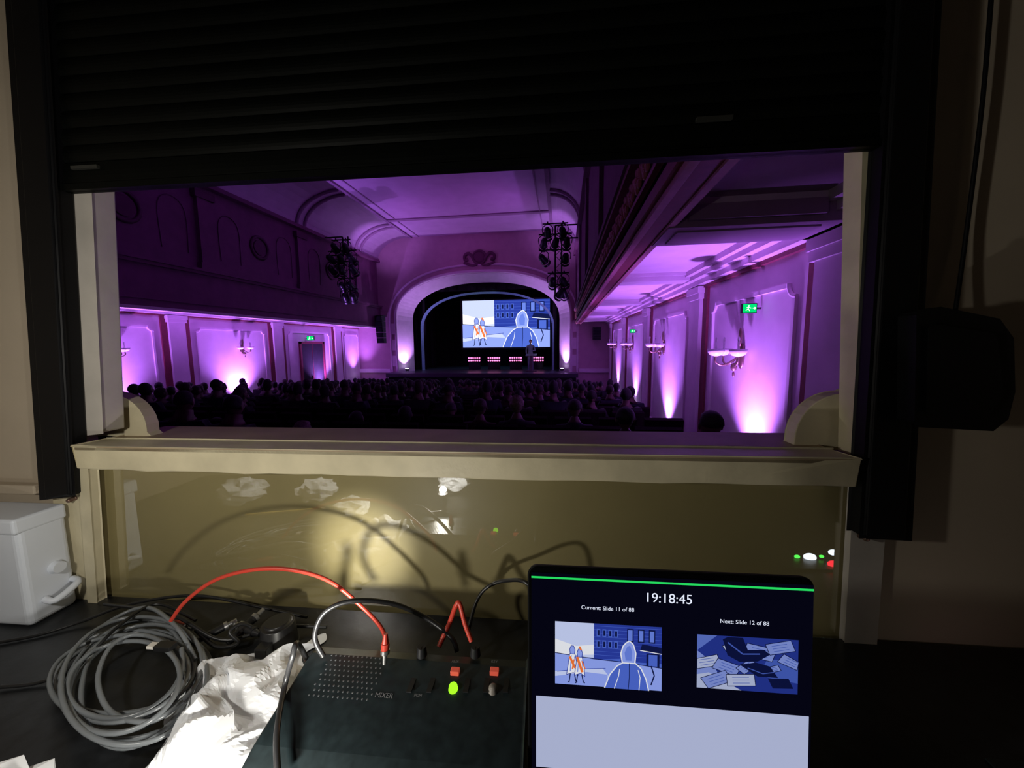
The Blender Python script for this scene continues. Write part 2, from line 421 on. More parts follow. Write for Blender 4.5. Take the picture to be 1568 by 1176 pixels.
# speakers
def speaker(u, v0, v1, y, w):
    a = hy(u, v0, y); b = hy(u, v1, y); n = 5; H = (a.z-b.z)/n; m = MB()
    for k in range(n):
        z1 = a.z-k*H; z0 = z1-H*.93; t = .03*k
        m.prism_x([(y-.25+t, z1), (y+.2, z1), (y+.2, z0), (y-.25+t+.04, z0)], a.x-w/2, a.x+w/2, 0)
        m.box(a.x-w*.4, a.x+w*.4, y-.27+t, y-.24+t, z0+.03, z1-.03, 1)
    m.box(a.x-w/2, a.x+w/2, y-.1, y+.2, a.z, a.z+.04)
    m.box(a.x-.03, a.x+.03, y, 19.99, a.z+.02, a.z+.06)
    m.obj('line_array_speaker', [blackm, blackc])
speaker(582, 484, 526, 19.3, .40); speaker(914, 502, 521, 19.5, .40)

# ---- lighting rigs
lampm = mat('lamp_housing', (.03, .03, .035), .4, .5)
def par(m, c, d, s=1.):
    c = Vector(c); d = Vector(d).normalized()
    m.cyl(c-d*.16*s, c+d*.1*s, .1*s, .12*s, 12); m.cyl(c+d*.1*s, c+d*.2*s, .14*s, .15*s, 12, caps=False)
    m.ell(c-d*.16*s, (.1*s, .1*s, .1*s), 0, 10, 6)
    sd = d.cross(Vector((0, 0, 1))).normalized()
    up = Vector((0, 0, 1))
    m.tube([c+sd*.15*s, c+sd*.16*s+up*.18*s, c+up*.28*s, c-sd*.16*s+up*.18*s, c-sd*.15*s], .014*s, 5, 0, 3)
    m.cyl(c+up*.27*s, c+up*.36*s, .025*s, n=6)
def rig(name, x, y, zt, levels, wall_x):
    m = MB()
    m.cyl((x, y, levels[-1][0]-.1), (x, y, zt), .035, n=8)
    m.cyl((x+.25, y, levels[-1][0]-.1), (x+.25, y, zt), .03, n=8)
    z = levels[-1][0]
    while z < zt-.3: m.cyl((x, y, z), (x+.25, y, z+.25), .012, n=6); m.cyl((x+.25, y, z+.25), (x, y, z+.5), .012, n=6); z += .5
    m.cyl((x, y, levels[1][0]+.2), (wall_x, y, levels[1][0]+.2), .03, n=8)
    m.cyl((x, y, zt), (wall_x, y, zt), .03, n=8)
    for z, offs in levels:
        m.cyl((x+min(offs)-.2, y, z+.38), (x+max(offs)+.2, y, z+.38), .028, n=8)
        for o in offs:
            par(m, (x+o, y-.02, z), (random.uniform(-.4, .4)-o*.3, 1, -.45), 1.25)
    return m.obj(name, [lampm])
rig('stage_lighting_rig', -9.3, 15.2, 4.6, [(4.1, (-.3, .15)), (3.65, (-.5, -.1, .4)), (3.2, (-.5, -.1, .45)), (2.5, (-.1, .3)), (2.05, (0, .35))], XLU+.1)
rig('stage_lighting_rig', -.3, 15.2, 4.6, [(4.3, (-.3, .3)), (3.9, (-.45, 0, .45)), (3.3, (-.45, .4)), (2.4, (-.1, .35)), (1.95, (.2, .35))], XRU-.12)

# exit signs / door
exitg = emat('exit_green', (.0, .8, .2), 1.0); exitw = emat('exit_white', (.7, 1, .8), 1.3)
def exit_sign(x, y, z, s, w=.17, h=.12):
    m = MB(); m.box(x-w/2, x+w/2, y, y+.05, z-h/2, z+h/2, 0)
    m.box(x-w/2+.008, x+w/2-.008, y-.004, y, z-h/2+.008, z+h/2-.008, 1)
    q = w/.26
    m.ell((x-.02*q, y-.006, z+.045*q), (.016*q, .003, .016*q), 2, 8, 5)
    for a, b in (((-.02, .03), (-.03, -.01)), ((-.03, -.01), (.0, -.05)), ((-.03, -.01), (-.07, -.04)), ((-.02, .02), (.02, .0)), ((-.02, .02), (-.06, .01)), ((.05, 0), (.1, 0)), ((.1, 0), (.08, .02)), ((.1, 0), (.08, -.02))):
        m.cyl((x+a[0]*q, y-.006, z+a[1]*q), (x+b[0]*q, y-.006, z+b[1]*q), .008*q, n=6, mi=2)
    m.cyl((x, y+.03, z), (x+s*(w/2+.06), y+.03, z+.0), .012, n=6, mi=0)
    m.obj('exit_sign', [blackm, exitg, exitw])
p = hx(1148, 472, XR-.15); exit_sign(p.x, p.y, p.z, 1)
p = hx(969, 507, XR-.15); exit_sign(p.x, p.y, p.z, 1)
p = hx(475, 518, XL+.25); exit_sign(p.x, p.y, p.z, -1, .36, .2)
p = hx(477, 530, XL)
m = MB(); m.box(XL+.001, XL+.03, p.y-.75, p.y+.75, -2.85, .1, 1); m.box(XL+.001, XL+.08, p.y-.85, p.y-.75, -2.85, .2, 0); m.box(XL+.001, XL+.08, p.y+.75, p.y+.85, -2.85, .2, 0); m.box(XL+.001, XL+.08, p.y-.85, p.y+.85, .1, .2, 0)
m.cyl((XL+.05, p.y-.1, -1.7), (XL+.05, p.y-.1, -1.4), .02, mi=0); m.box(XL+.03, XL+.04, p.y-.01, p.y+.01, -2.85, .1, 0)
m.obj('door_1', [redtrim, blackc])

# wall sconces
glass = mat('opal_glass', (.80, .78, .82), .3); brass = mat('aged_brass', (.25, .16, .12), .4, .7)
def sconce(xw, y, z, s):
    m = MB(); k0 = 1.25
    def T(x): return xw+s*x*k0
    m.ell((T(.02), y, z), (.03, .08, .18), 0, 12, 8); m.ell((T(.04), y, z+.26), (.02, .04, .13), 0, 10, 6)
    m.ell((T(.09), y, z-.15), (.04, .04, .06), 0, 10, 6); m.ell((T(.09), y, z-.25), (.018, .018, .04), 0, 8, 5)
    for dy, dx in ((-.22, .13), (0, .28), (.22, .13)):
        m.tube([(T(.04), y, z), (T(.05+dx*.5), y+dy*.5, z-.12), (T(dx), y+dy, z-.08), (T(dx), y+dy, z)], .014, 6, 0, 4)
        cx, cy = T(dx), y+dy; prof = [(.015, 0), (.07, .015), (.10, .05), (.115, .10), (.105, .10), (.06, .03)]
        n = 14; vs = []
        for r, h in prof: vs += [(cx+r*math.cos(2*math.pi*k/n), cy+r*math.sin(2*math.pi*k/n), z+h) for k in range(n)]
        m.add(vs, [(j*n+k, j*n+(k+1) % n, (j+1)*n+(k+1) % n, (j+1)*n+k) for j in range(len(prof)-1) for k in range(n)], 1, True)
        m.cyl((cx, cy, z), (cx, cy, z+.2), .016, .012, 8, 1); m.ell((cx, cy, z+.23), (.018, .018, .035), 1, 8, 5)
    m.obj('wall_sconce', [brass, glass])
RB = [4.95, 8.9, 12.8, 16.8]; LB = [7.8, 11.8, 16.3]
for y, z in zip((5.45, 9.4, 13.4, 17.3), (-.2, -.12, -.1, -.1)): sconce(XR, y, z, -1)
for y in LB[:2]: sconce(XL, y+.3, -.1, 1)

# ---- uplighters
def spot(name, loc, tgt, col, p, size, blend=1., r=.05):
    d = bpy.data.lights.new(name, 'SPOT'); d.energy = p; d.color = col; d.spot_size = math.radians(size); d.spot_blend = blend; d.shadow_soft_size = r
    o = bpy.data.objects.new(name, d); sc.collection.objects.link(o); o.location = loc
    o.rotation_euler = (Vector(tgt)-Vector(loc)).to_track_quat('-Z', 'Y').to_euler(); return o
ledm = emat('led_lens', (.75, .6, 1), 12)
UP = (.46, .165, 1.0)
def uplight(x, y, z, s, p, col=UP, h=3.2, tx=-.05, size=75, ty=0.):
    m = MB(); m.cyl((x, y, z-.12), (x, y, z), .1, .12, 16, 0); m.cyl((x, y, z+.001), (x, y, z+.012), .095, n=16, mi=1)
    m.tube([(x, y-.13, z-.04), (x, y-.14, z-.2), (x, y+.14, z-.2), (x, y+.13, z-.04)], .012, 6, 0, 3)
    m.cyl((x, y, z-.2), (x, y, min(fl(y), z-.25)), .03, n=8); m.cyl((x, y, fl(y)+.03), (x, y, fl(y)), .14, n=16)
    m.obj('led_uplighter', [blackm, ledm])
    spot('uplight_beam', (x, y, z+.03), (x-s*tx, y+ty, z+h), col, p, size)
for y, z, p, ty in zip(RB, (-1.7, -2.1, -2.1, -2.1), (720, 800, 700, 700), (.55, 0, 0, 0)): uplight(XR-.3, y, z, 1, p, tx=-.32, size=92, ty=ty)
for y in LB: uplight(XL+.35, y, -2.0, -1, 1250, tx=-.25, size=110)
uplight(XL+.5, 19.3, -1.9, -1, 900, tx=-.2)
# proscenium reveal uplights
for sx in (-1, 1):
    x = XC+sx*4.40
    uplight(x, 20.15, -1.35, 1, 620, (.60, .30, 1.0), 3, 0, 95)
# coloured washes at the rigs, plus fill spots added away from them
spot('ceiling_wash', (-9.1, 15.9, 3.4), (-9.3, 19.0, 5.6), (.55, .22, 1), 300, 66)
spot('ceiling_wash', (-.5, 15.9, 3.4), (.0, 19.0, 5.7), (.55, .22, 1), 270, 66)
spot('ceiling_wash', (-8.6, 15.6, 2.4), (-4.4, 17.4, 5.85), (.55, .12, .86), 175, 100)
spot('ceiling_wash', (-.8, 15.6, 2.4), (-4.4, 16.0, 5.85), (.55, .12, .86), 155, 100)
spot('ceiling_wash', (-4.4, 7, -.2), (-4.4, 8.5, 5.85), (.50, .02, .55), 65, 110)  # added magenta ceiling fill; no rig stands here
spot('front_wash', (-4.4, 12, 5.2), (-4.4, 20, 1.5), (.70, .11, .46), 95, 80)
spot('gallery_wash', (1.4, 5.0, -1.1), (1.6, 6.4, 1.2), UP, 18, 110)
spot('gallery_wash', (1.5, 9.0, -1.4), (1.6, 9.3, 1.2), UP, 65, 140)
spot('gallery_wash', (1.5, 14.0, -1.4), (1.6, 14.3, 1.2), UP, 65, 140)
spot('stage_backlight', (XC, 24.5, 4.2), (XC, 21, -1.5), (.25, .55, 1), 300, 110)
spot('portal_light', (XC+1.5, 20.9, 3.0), (XC-4, 21.3, .8), (.4, .75, 1), 60, 70)

# ---------------------------------------------------------------- people
skin = mat('skin', (.10, .05, .04), .6, var=.05)  # audience skin, hair and cloth darkened in colour to read as unlit silhouettes
hairs = [mat('hair_%d' % i, c, .7, scale=60, var=.4, bump=.4) for i, c in enumerate([(.004, .003, .003), (.008, .005, .004), (.022, .012, .008), (.18, .13, .11)])]
cloths = [mat('cloth_%d' % i, c, .9, scale=50, var=.2) for i, c in enumerate([(.004, .004, .005), (.010, .008, .012), (.035, .005, .008), (.008, .009, .02), (.028, .024, .028)])]
def skin_body(J, E, sub):
    me = bpy.data.meshes.new('t'); me.from_pydata([j[0] for j in J], E, [])
    o = bpy.data.objects.new('t', me); sc.collection.objects.link(o)
    md = o.modifiers.new('s', 'SKIN'); md.use_smooth_shade = True
    for i, j in enumerate(J):
        r = j[1]; r = r if isinstance(r, tuple) else (r, r)
        me.skin_vertices[0].data[i].radius = r; me.skin_vertices[0].data[i].use_root = (i == 0)
    if sub: 
        ss = o.modifiers.new('u', 'SUBSURF'); ss.levels = sub; ss.render_levels = sub
    dg = bpy.context.evaluated_depsgraph_get(); ev = o.evaluated_get(dg); em = ev.to_mesh()
    vs = [tuple(v.co) for v in em.vertices]; fs = [tuple(p.vertices) for p in em.polygons]
    ev.to_mesh_clear(); bpy.data.objects.remove(o); bpy.data.meshes.remove(me)
    return vs, fs
def seated(sub):
    J = [((0, 0, .50), (.15, .12)), ((0, -.03, .70), (.14, .11)), ((0, -.04, .88), (.17, .12)), ((0, -.03, 1.0), (.10, .08)), ((0, -.01, 1.08), (.055, .055)), ((0, 0, 1.13), (.05, .05)),
         ((-.18, -.03, .955), .07), ((-.24, .04, .70), .05), ((-.12, .28, .61), .035), ((-.08, .36, .60), .03),
         ((.18, -.03, .955), .07), ((.24, .04, .70), .05), ((.12, .28, .61), .035), ((.08, .36, .60), .03),
         ((-.10, .08, .50), .09), ((-.11, .44, .50), .065), ((-.11, .44, .10), .045), ((-.11, .58, .05), .035),
         ((.10, .08, .50), .09), ((.11, .44, .50), .065), ((.11, .44, .10), .045), ((.11, .58, .05), .035)]
    E = [(0, 1), (1, 2), (2, 3), (3, 4), (4, 5), (2, 6), (6, 7), (7, 8), (8, 9), (2, 10), (10, 11), (11, 12), (12, 13), (0, 14), (14, 15), (15, 16), (16, 17), (0, 18), (18, 19), (19, 20), (20, 21)]
    return skin_body(J, E, sub)
def head(m, c, hi, hair_len=0., tilt=0., nu=12, nv=9, curly=0.):
    def hs(p):
        if p.z < 0: p = Vector((p.x*(1+.28*p.z), p.y*(1+.15*p.z)+(.1*-p.z if p.y > 0 else .0), p.z))
        return p
    m.ell(c, (.074, .094, .118), 0, nu, nv, hs)
    rnd = random.Random(int(c[0]*1000)+5)
    def hh(p):
        if p.y > .15 and p.z < .45: p = Vector((p.x*.86, p.y*.72, p.z))
        if p.z < -.2 and p.y < .3: p = Vector((p.x*(1-.25*(1-hair_len)), p.y*(1-.2*(1-hair_len)), -.2+(p.z+.2)*(.55+hair_len)))
        if curly: p = p*(1+rnd.uniform(-curly, curly))
        return p
    m.ell((c[0], c[1]-.008, c[2]+.016), (.087, .104, .118), hi, nu+4*(curly > 0), nv+3*(curly > 0), hh)
    for s in (-1, 1):
        m.ell((c[0]+s*.079, c[1]+.0, c[2]-.008), (.011, .02, .032), 0, 6, 4)
        m.ell((c[0]+s*.03, c[1]+.083, c[2]+.005), (.013, .01, .009), 0, 6, 4)
    m.ell((c[0], c[1]+.098, c[2]-.022), (.013, .02, .026), 0, 6, 4); m.ell((c[0], c[1]+.088, c[2]-.06), (.026, .01, .008), 0, 6, 4)
def person_mb(body, hi, hl, ci, curly=0., nu=12):
    m = MB(); vs, fs = body
    m.v += vs
    for f in fs:
        cz = sum(vs[i][2] for i in f)/len(f); cy = sum(vs[i][1] for i in f)/len(f)
        sk = (cz > 1.04) or (cy > .27 and cz > .56)
        m.f.append(f); m.m.append(0 if sk else ci); m.s.append(True)
    head(m, (0, .012, 1.215), hi, hl, nu=nu, nv=9 if nu < 15 else 14, curly=curly)
    return m
lo = seated(0); hi_ = seated(1)
PM = [skin]+hairs+cloths
var = []
for k in range(14):
    var.append(person_mb(lo, random.choice((1, 1, 2, 2, 3, 3)), random.choice((0, .0, .5, .9)), random.choice((5, 5, 6, 7, 8, 9)), random.choice((0, 0, .06)), 10))
HT = 1.34   # head-top height of template
near = []
def near_person(u, vtop, y, hi, hl, ci, curly=0., rot=0.):
    d = ray(u, vtop, YAW); x = d.x/d.y*y
    m = person_mb(hi_, hi, hl, ci, curly, 20)
    z0 = fl(y); s = 1.0
    ztop = d.z/d.y*y
    s = min(1.12, max(.86, (ztop-z0)/HT)); z0 = ztop-HT*s
    M = Matrix.Translation((x, y, z0)) @ Matrix.Rotation(rot, 4, 'Z') @ Matrix.Diagonal((1, 1, s, 1))
    m.obj('audience_member', PM, M=M); near.append((x, y))
near_person(1090, 630, 2.9, 1, .0, 5)
near_person(958, 624, 3.4, 1, .3, 5)
near_person(791, 606, 4.3, 4, .4, 6, .10, .1)
near_person(735, 611, 4.4, 3, .3, 7, 0, -.1)
near_person(462, 645, 3.4, 4, .5, 6, .05)
near_person(690, 617, 5.2, 2, .0, 5)
near_person(880, 612, 4.3, 1, .0, 8)
near_person(620, 622, 4.3, 1, .8, 5)
near_person(330, 640, 4.2, 2, .2, 6)
near_person(545, 630, 4.2, 1, .2, 7)

crowd = MB(); seats = MB()
row = 3.35; ri = 0
while row < 17.9:
    x = -10.3+(.29 if ri % 2 else 0)
    z0 = fl(row)
    while x < 1.35:
        seats.prism_x([(row-.26, z0+.42), (row-.20, z0+.42), (row-.24, z0+.92), (row-.30, z0+.90)], x-.24, x+.24, 0)
        seats.box(x-.23, x+.23, row-.22, row+.22, z0+.34, z0+.43, 0)
        seats.box(x-.28, x-.245, row-.25, row+.2, z0, z0+.6, 1)
        ok = all((x-a)**2+(row-b)**2 > .5**2 for a, b in near)
        if row < 5.6: ok = ok and random.random() < .35 and x < .2
        if ok and random.random() < .9:
            t = random.choice(var); sx = random.uniform(-.06, .06); sz = random.uniform(.9, 1.03); r = random.uniform(-.25, .25)
            c, s = math.cos(r), math.sin(r); o = len(crowd.v)
            crowd.v += [(x+sx+a*c-b*s, row+a*s+b*c, z0+q*sz) for a, b, q in t.v]
            crowd.f += [tuple(i+o for i in f) for f in t.f]; crowd.m += t.m; crowd.s += t.s
        x += .58
    row += .92; ri += 1
crowd.obj('audience_crowd', PM)
seats.obj('theatre_seats', [mat('seat_velvet', (.010, .003, .006), .95, spec=.1), blackm])

# presenter standing on stage
J = [((0, 0, .95), (.13, .10)), ((0, 0, 1.15), (.12, .09)), ((0, 0, 1.33), (.16, .11)), ((0, 0, 1.46), (.06, .06)), ((0, 0, 1.54), (.05, .05)),
     ((-.19, 0, 1.40), .06), ((-.25, .02, 1.12), .045), ((-.22, -.15, .95), .035), ((.19, 0, 1.40), .06), ((.26, .0, 1.12), .045), ((.12, -.2, 1.15), .035),
     ((-.09, 0, .88), .09), ((-.11, -.02, .5), .06), ((-.12, .02, .08), .045), ((-.13, -.12, .04), .035), ((.09, 0, .88), .09), ((.12, 0, .5), .06), ((.13, .02, .08), .045), ((.14, -.12, .04), .035)]
E = [(0, 1), (1, 2), (2, 3), (3, 4), (2, 5), (5, 6), (6, 7), (2, 8), (8, 9), (9, 10), (0, 11), (11, 12), (12, 13), (13, 14), (0, 15), (15, 16), (16, 17), (17, 18)]
vs, fs = skin_body(J, E, 1); m = MB(); m.add(vs, fs, 8, True)
head(m, (0, 0, 0), 2, .2, nu=14)
o = len(vs)
m.v = m.v[:o]+[(x, -y, z+1.64) for x, y, z in m.v[o:]]
p = hy(812, 560, 21.0)
PM2 = [mat('presenter_skin', (.45, .28, .2), .6, var=.05)]+hairs+cloths[:3]+[mat('presenter_jacket', (.12, .14, .2), .8)]+cloths[4:]
m.obj('presenter', PM2, M=Matrix.Translation((p.x, 21.2, -1.53)))
m = MB(); x = p.x+.1; m.box(x-.3, x+.3, 20.35, 20.65, -1.53, -1.48); m.box(x-.06, x+.06, 20.46, 20.56, -1.5, -.7)
m.prism_x([(20.25, -.7), (20.7, -.6), (20.7, -.56), (20.25, -.66)], x-.3, x+.3)
m.obj('lectern', [mat('lectern_wood', (.12, .10, .10), .4)])
spot('follow_spot', (XC+1, 13, 5.0), (p.x, 21.2, -.4), (.9, .9, 1), 450, 9)

# ================================================================= BOOTH
cream = mat('cream_gloss_paint', (.64, .57, .39), .45, scale=14, var=.10, bump=.25)
creamg = mat('grey_cream_paint', (.52, .48, .43), .5, scale=14, var=.08, bump=.2)
tan = mat('tan_wall_paint', (.50, .42, .32), .75, scale=5, var=.06, bump=.1)
panelm = mat('olive_glass_panel', (.28, .235, .105), .5, scale=3, var=.10, coat=1., coat_r=.012, coat_ior=2.9)  # glass pane drawn as opaque olive under a mirroring coat
railm = mat('shutter_rail_black', (.004, .004, .005), .5, .0, spec=.2)
slatm = mat('shutter_slat_black', (.002, .0025, .002), .5, .0, scale=30, spec=.12)
deskm = mat('black_desk', (.010, .011, .013), .35, scale=25, var=.5, bump=.1)
YW = .75; ZD = -.60
sx0 = by(100, 600, YW).x; sx1 = by(1345, 600, YW).x
def poly(pts, y): return [(by(u, v, y).x, by(u, v, y).z) for u, v in pts]
m = MB(); m.box(-1.62, sx0, YW, YW+.05, -1.4, 1.5); B(m.obj('wall_front_left', [tan]))
m = MB(); m.box(sx1, 1.75, YW, YW+.05, -1.4, 1.5); B(m.obj('wall_front_right', [tan]))
m = MB(); m.box(sx0, sx1, YW, YW+.05, .36, 1.5); B(m.obj('wall_front_upper', [tan]))
m = MB(); m.box(sx0, sx1, YW+.004, YW+.05, -1.4, -.24); B(m.obj('wall_panel_front', [panelm]))
m = MB(); m.box(-1.70, -1.62, -1.6, YW+.05, -1.4, 1.5); B(m.obj('wall_booth_left', [tan]))
m = MB(); m.box(1.75, 1.83, -1.6, YW+.05, -1.4, 1.5); B(m.obj('wall_booth_right', [tan]))
m = MB(); m.box(-1.7, 1.83, -1.7, -1.6, -1.4, 1.5); B(m.obj('wall_booth_back', [mat('dark_back_wall', (.05, .045, .04), .8)]))
m = MB(); m.box(-1.7, 1.83, -1.6, YW, -1.45, -1.4); B(m.obj('floor_booth', [carpet]))
m = MB(); m.box(-1.7, 1.83, -1.6, YW, 1.5, 1.55); B(m.obj('ceiling_booth', [blackc]))
# posts
m = MB(); m.prism_y(poly([(66, 250), (138, 250), (158, 662), (104, 668)], .74), .738, .785)
m.prism_y(poly([(74, 300), (98, 300), (120, 655), (108, 660)], .735), .733, .74)
B(m.obj('trim_post_upper', [creamg], .003))
m = MB(); m.prism_y(poly([(1323, 190), (1372, 190), (1352, 700), (1310, 700)], .74), .738, .785); B(m.obj('trim_post_upper', [cream], .003))
m = MB(); m.prism_y(poly([(86, 700), (138, 700), (157, 985), (108, 985)], .74), .73, .749)
m.prism_y(poly([(128, 716), (142, 716), (160, 985), (148, 985)], .73), .72, .74); B(m.obj('trim_post_lower', [cream], .002))
m = MB(); m.prism_y(poly([(1306, 740), (1356, 740), (1336, 1010), (1290, 1010)], .74), .735, .749)
B(m.obj('trim_post_lower', [creamg], .002))
m = MB()
a = poly([(112, 685), (700, 693), (1316, 706), (1310, 749), (700, 733), (132, 715)], .70)
zt = a[1][1]
n = 28; up = []; dn = []
for k in range(n+1):
    t = k/n; x = a[0][0]+(a[2][0]-a[0][0])*t
    up.append((x, zt)); dn.append((x, a[4][1]+random.uniform(-.0022, .0022)))
m.prism_y(up+dn[::-1], .70, .765)
m.box(a[0][0], a[2][0], .70, .90, zt-.012, zt, 1)
B(m.obj('window_sill', [cream, mat('sill_top', (.36, .27, .17), .5, scale=9, var=.15, bump=.1)], .003))  # top face darker and browner: its lack of light put into the colour
def bracket(pts, y):
    m = MB(); m.prism_y(poly(pts, y), y, y+.03); return B(m.obj('sill_end_bracket', [cream], .002))
q = [(150, 594)]+[(150+75*math.sin(t)**.9, 600+62*(1-math.cos(t))) for t in [math.pi/2*k/8 for k in range(9)]]+[(232, 668), (140, 668)]
bracket(q, .80)
q = [(1325, 598), (1305, 598)]+[(1296-80*math.sin(t), 602+76*(1-math.cos(t))) for t in [math.pi/2*k/8 for k in range(9)]]+[(1212, 690), (1335, 690)]
bracket(q, .80)

# roller shutter
m = MB(); YS = .722
bl = by(60, 296, YS); brr = by(1352, 226, YS); x0, x1 = by(64, 300, YS).x, by(1362, 225, YS).x
def zat(x): return bl.z+(brr.z-bl.z)*(x-bl.x)/(brr.x-bl.x)
def slat(z0, z1, y0, bulge, mi=0):
    n = 6; prof = [(y0-bulge*math.sin(math.pi*k/n), z0+(z1-z0)*k/n) for k in range(n+1)]+[(y0+.006, z1), (y0+.006, z0)]
    A = [(x0, y, z+zat(x0)) for y, z in prof]; Bq = [(x1, y, z+zat(x1)) for y, z in prof]
    m.loop2(A, Bq, mi)
slat(0, .055, YS, .003)
pr = ((YS-.008, 0), (YS-.008, .012), (YS+.012, .012), (YS+.012, 0))
m.loop2([(x0, y, z+zat(x0)) for y, z in pr], [(x1, y, z+zat(x1)) for y, z in pr], 0)
z = .058
while z < .95: slat(z, z+.031, YS+.002, .004); z += .033
for u, v in ((135, 258), (1092, 184)):
    c = by(u, v, YS); m.box(c.x-.03, c.x+.03, YS-.008, YS, c.z-.003, c.z+.003, 1)
B(m.obj('roller_shutter', [slatm, mat('catch_metal', (.05, .05, .045), .4, .3)]))
# rails
def rail(pts, scr):
    m = MB(); m.prism_y(poly(pts, .708), .708, .737)
    c = by(scr[0], scr[1], .72); m.cyl((c.x, .715, c.z-.004), (c.x, .73, c.z-.002), .005, n=10, mi=1)
    l = [(u+(8 if i in (0, 1) else -8), v) for i, (u, v) in enumerate(pts)]
    m.prism_y(poly(l, .704), .702, .709)
    return B(m.obj('shutter_guide_rail', [railm, brass], .003))
rail([(5, -60), (62, 764), (114, 758), (66, -60)], (106, 764))
rail([(1373, -60), (1318, 822), (1394, 826), (1443, -60)], (1326, 822))
# shutter winder box
m = MB(); m.prism_y(poly([(1408, 478), (1440, 474), (1528, 492), (1548, 520), (1550, 600), (1540, 640), (1520, 656), (1405, 650)], .665), .665, .745)
m.prism_y(poly([(1425, 500), (1520, 515), (1530, 600), (1512, 632), (1422, 628)], .66), .658, .667)
m.box(by(1385, 560, .70).x, by(1420, 560, .70).x, .69, .70, by(1400, 640, .70).z, by(1400, 490, .70).z)
B(m.obj('shutter_winder_box', [railm], .010, seg=4))
m = MB(); m.tube([by(1522, -60, .735), by(1505, 150, .735), by(1478, 370, .735), by(1460, 495, .72)], .0035, 6, 0, 5)
B(m.obj('shutter_cord', [railm]))
m = MB(); q = by(30, 745, .74); m.box(-1.615, by(62, 745, .74).x, .728, .749, q.z-.015, q.z+.008); B(m.obj('trim_ledge', [tan], .003))

# desk
m = MB(); m.box(-1.6, 1.6, -.05, YW-.003, ZD-.03, ZD)
for x in (-1.55, 1.5):
    for y in (0, .65): m.box(x, x+.05, y, y+.05, -1.4, ZD-.03)
m.box(-1.5, 1.5, .66, .68, ZD-.12, ZD-.03)
B(m.obj('desk', [deskm], .003))

# white box
whitep = mat('white_plastic', (.72, .76, .84), .4, var=.02)
c = bz(48, 962, ZD); wb = empty('white_power_supply'); B(wb)
x1w = c.x; y0w = c.y; zt_ = by(48, 800, y0w).z; y1w = .722
m = MB(); m.box(x1w-.34, x1w, y0w, y1w, ZD, zt_, 0); m.obj('casing', [whitep], .012, wb, seg=4)
m = MB(); m.box(x1w-.345, x1w+.002, y0w-.004, y1w, zt_-.03, zt_+.004, 0); m.obj('lid', [whitep], .006, wb, seg=3)
m = MB(); yy = (y0w+y1w)/2+.01; zz = by(90, 868, yy).z
m.cyl((x1w, yy, zz), (x1w+.012, yy, zz), .014, .012, 16, 0); m.tube([(x1w, yy-.025, zz-.06), (x1w+.02, yy-.02, zz-.065), (x1w+.02, yy+.02, zz-.05), (x1w, yy+.025, zz-.045)], .007, 8, 0, 4)
m.obj('knob_and_latch', [whitep], 0, wb)

# console (vision mixer)
con = empty('video_switcher'); B(con)
conm = mat('console_black', (.010, .016, .018), .32, scale=60, var=.3); ZT = -.53
bl_ = bz(490, 992, ZT)
cx0, cx1 = -.405, -.03; yb = bl_.y+.005; yf = .36
m = MB(); m.prism_x([(yf, ZD+.001), (yf, ZD+.03), (yf+.06, ZD+.052), (yb-.02, ZT+.004), (yb, ZT), (yb, ZD+.001)], cx0, cx1); m.obj('body', [conm], .004, con, seg=3)
def ctop(u, v):
    y0_, z0_, y1_, z1_ = yf+.06, ZD+.052, yb-.02, ZT+.004
    k = (z1_-z0_)/(y1_-y0_); d = ray(u, v, YAW-BR)
    t = (z0_-k*y0_)/(d.z-k*d.y); return d*t
m = MB()
for i in range(9):
    for j in range(13):
        p = ctop(508, 1003); x = p.x+j*.0078+(i % 2)*.0039; y = p.y-i*.0078
        z = (ZD+.052)+(y-(yf+.06))*((ZT+.004-ZD-.052)/(yb-.02-yf-.06))
        m.cyl((x, y, z-.001), (x, y, z+.0004), .0015, n=8)
m.obj('vent_holes', [mat('vent_grey', (.10, .11, .12), .5)], 0, con)
redb = mat('red_button', (.5, .08, .05), .4, 0, (1, .12, .07), .25, var=0); grnb = emat('green_button', (.35, 1, .02), 1.3); gryb = mat('grey_button', (.2, .18, .16), .5)
m = MB()
for u, v, mi, rd in ((697, 1030, 0, 0), (757, 1030, 0, 0), (694, 1055, 1, 1), (755, 1057, 2, 1)):
    p = ctop(u, v)
    if rd: m.cyl((p.x, p.y, p.z-.002), (p.x, p.y, p.z+.007), .0078, .0062, 18, mi); m.ell((p.x, p.y, p.z+.006), (.0062, .0062, .003), mi, 14, 6)
    else: m.box(p.x-.007, p.x+.007, p.y-.005, p.y+.005, p.z-.002, p.z+.006, mi)
m.obj('buttons', [redb, grnb, gryb], .001, con)
m = MB()
for u, v in ((646, 1003), (728, 1003)):
    p = ctop(u, v); m.cyl((p.x, p.y, p.z), (p.x, p.y, p.z+.016), .009, .007, 18); m.box(p.x-.001, p.x+.001, p.y-.008, p.y, p.z+.016, p.z+.017)
for u in (630, 660, 715, 745, 775):
    p = ctop(u, 1050); m.box(p.x-.004, p.x+.004, p.y-.012, p.y+.012, p.z, p.z+.002)
m.obj('knobs', [blackm], 0, con)
def text(body, size, mtx, m_, parent, name, align='CENTER'):
    c = bpy.data.curves.new(name, 'FONT'); c.body = body; c.size = size; c.align_x = align; c.align_y = 'CENTER'
    o = bpy.data.objects.new(name, c); sc.collection.objects.link(o); c.materials.append(m_); o.matrix_world = mtx; o.parent = parent; return o
lab = mat('label_grey', (.16, .16, .17), .5, var=0)
sl = math.atan2(ZT+.004-ZD-.052, yb-.02-yf-.06)
p = ctop(588, 1066)
text('MIXER', .010, Matrix.Translation((p.x, p.y, p.z+.001)) @ Matrix.Rotation(sl, 4, 'X'), lab, con, 'label')
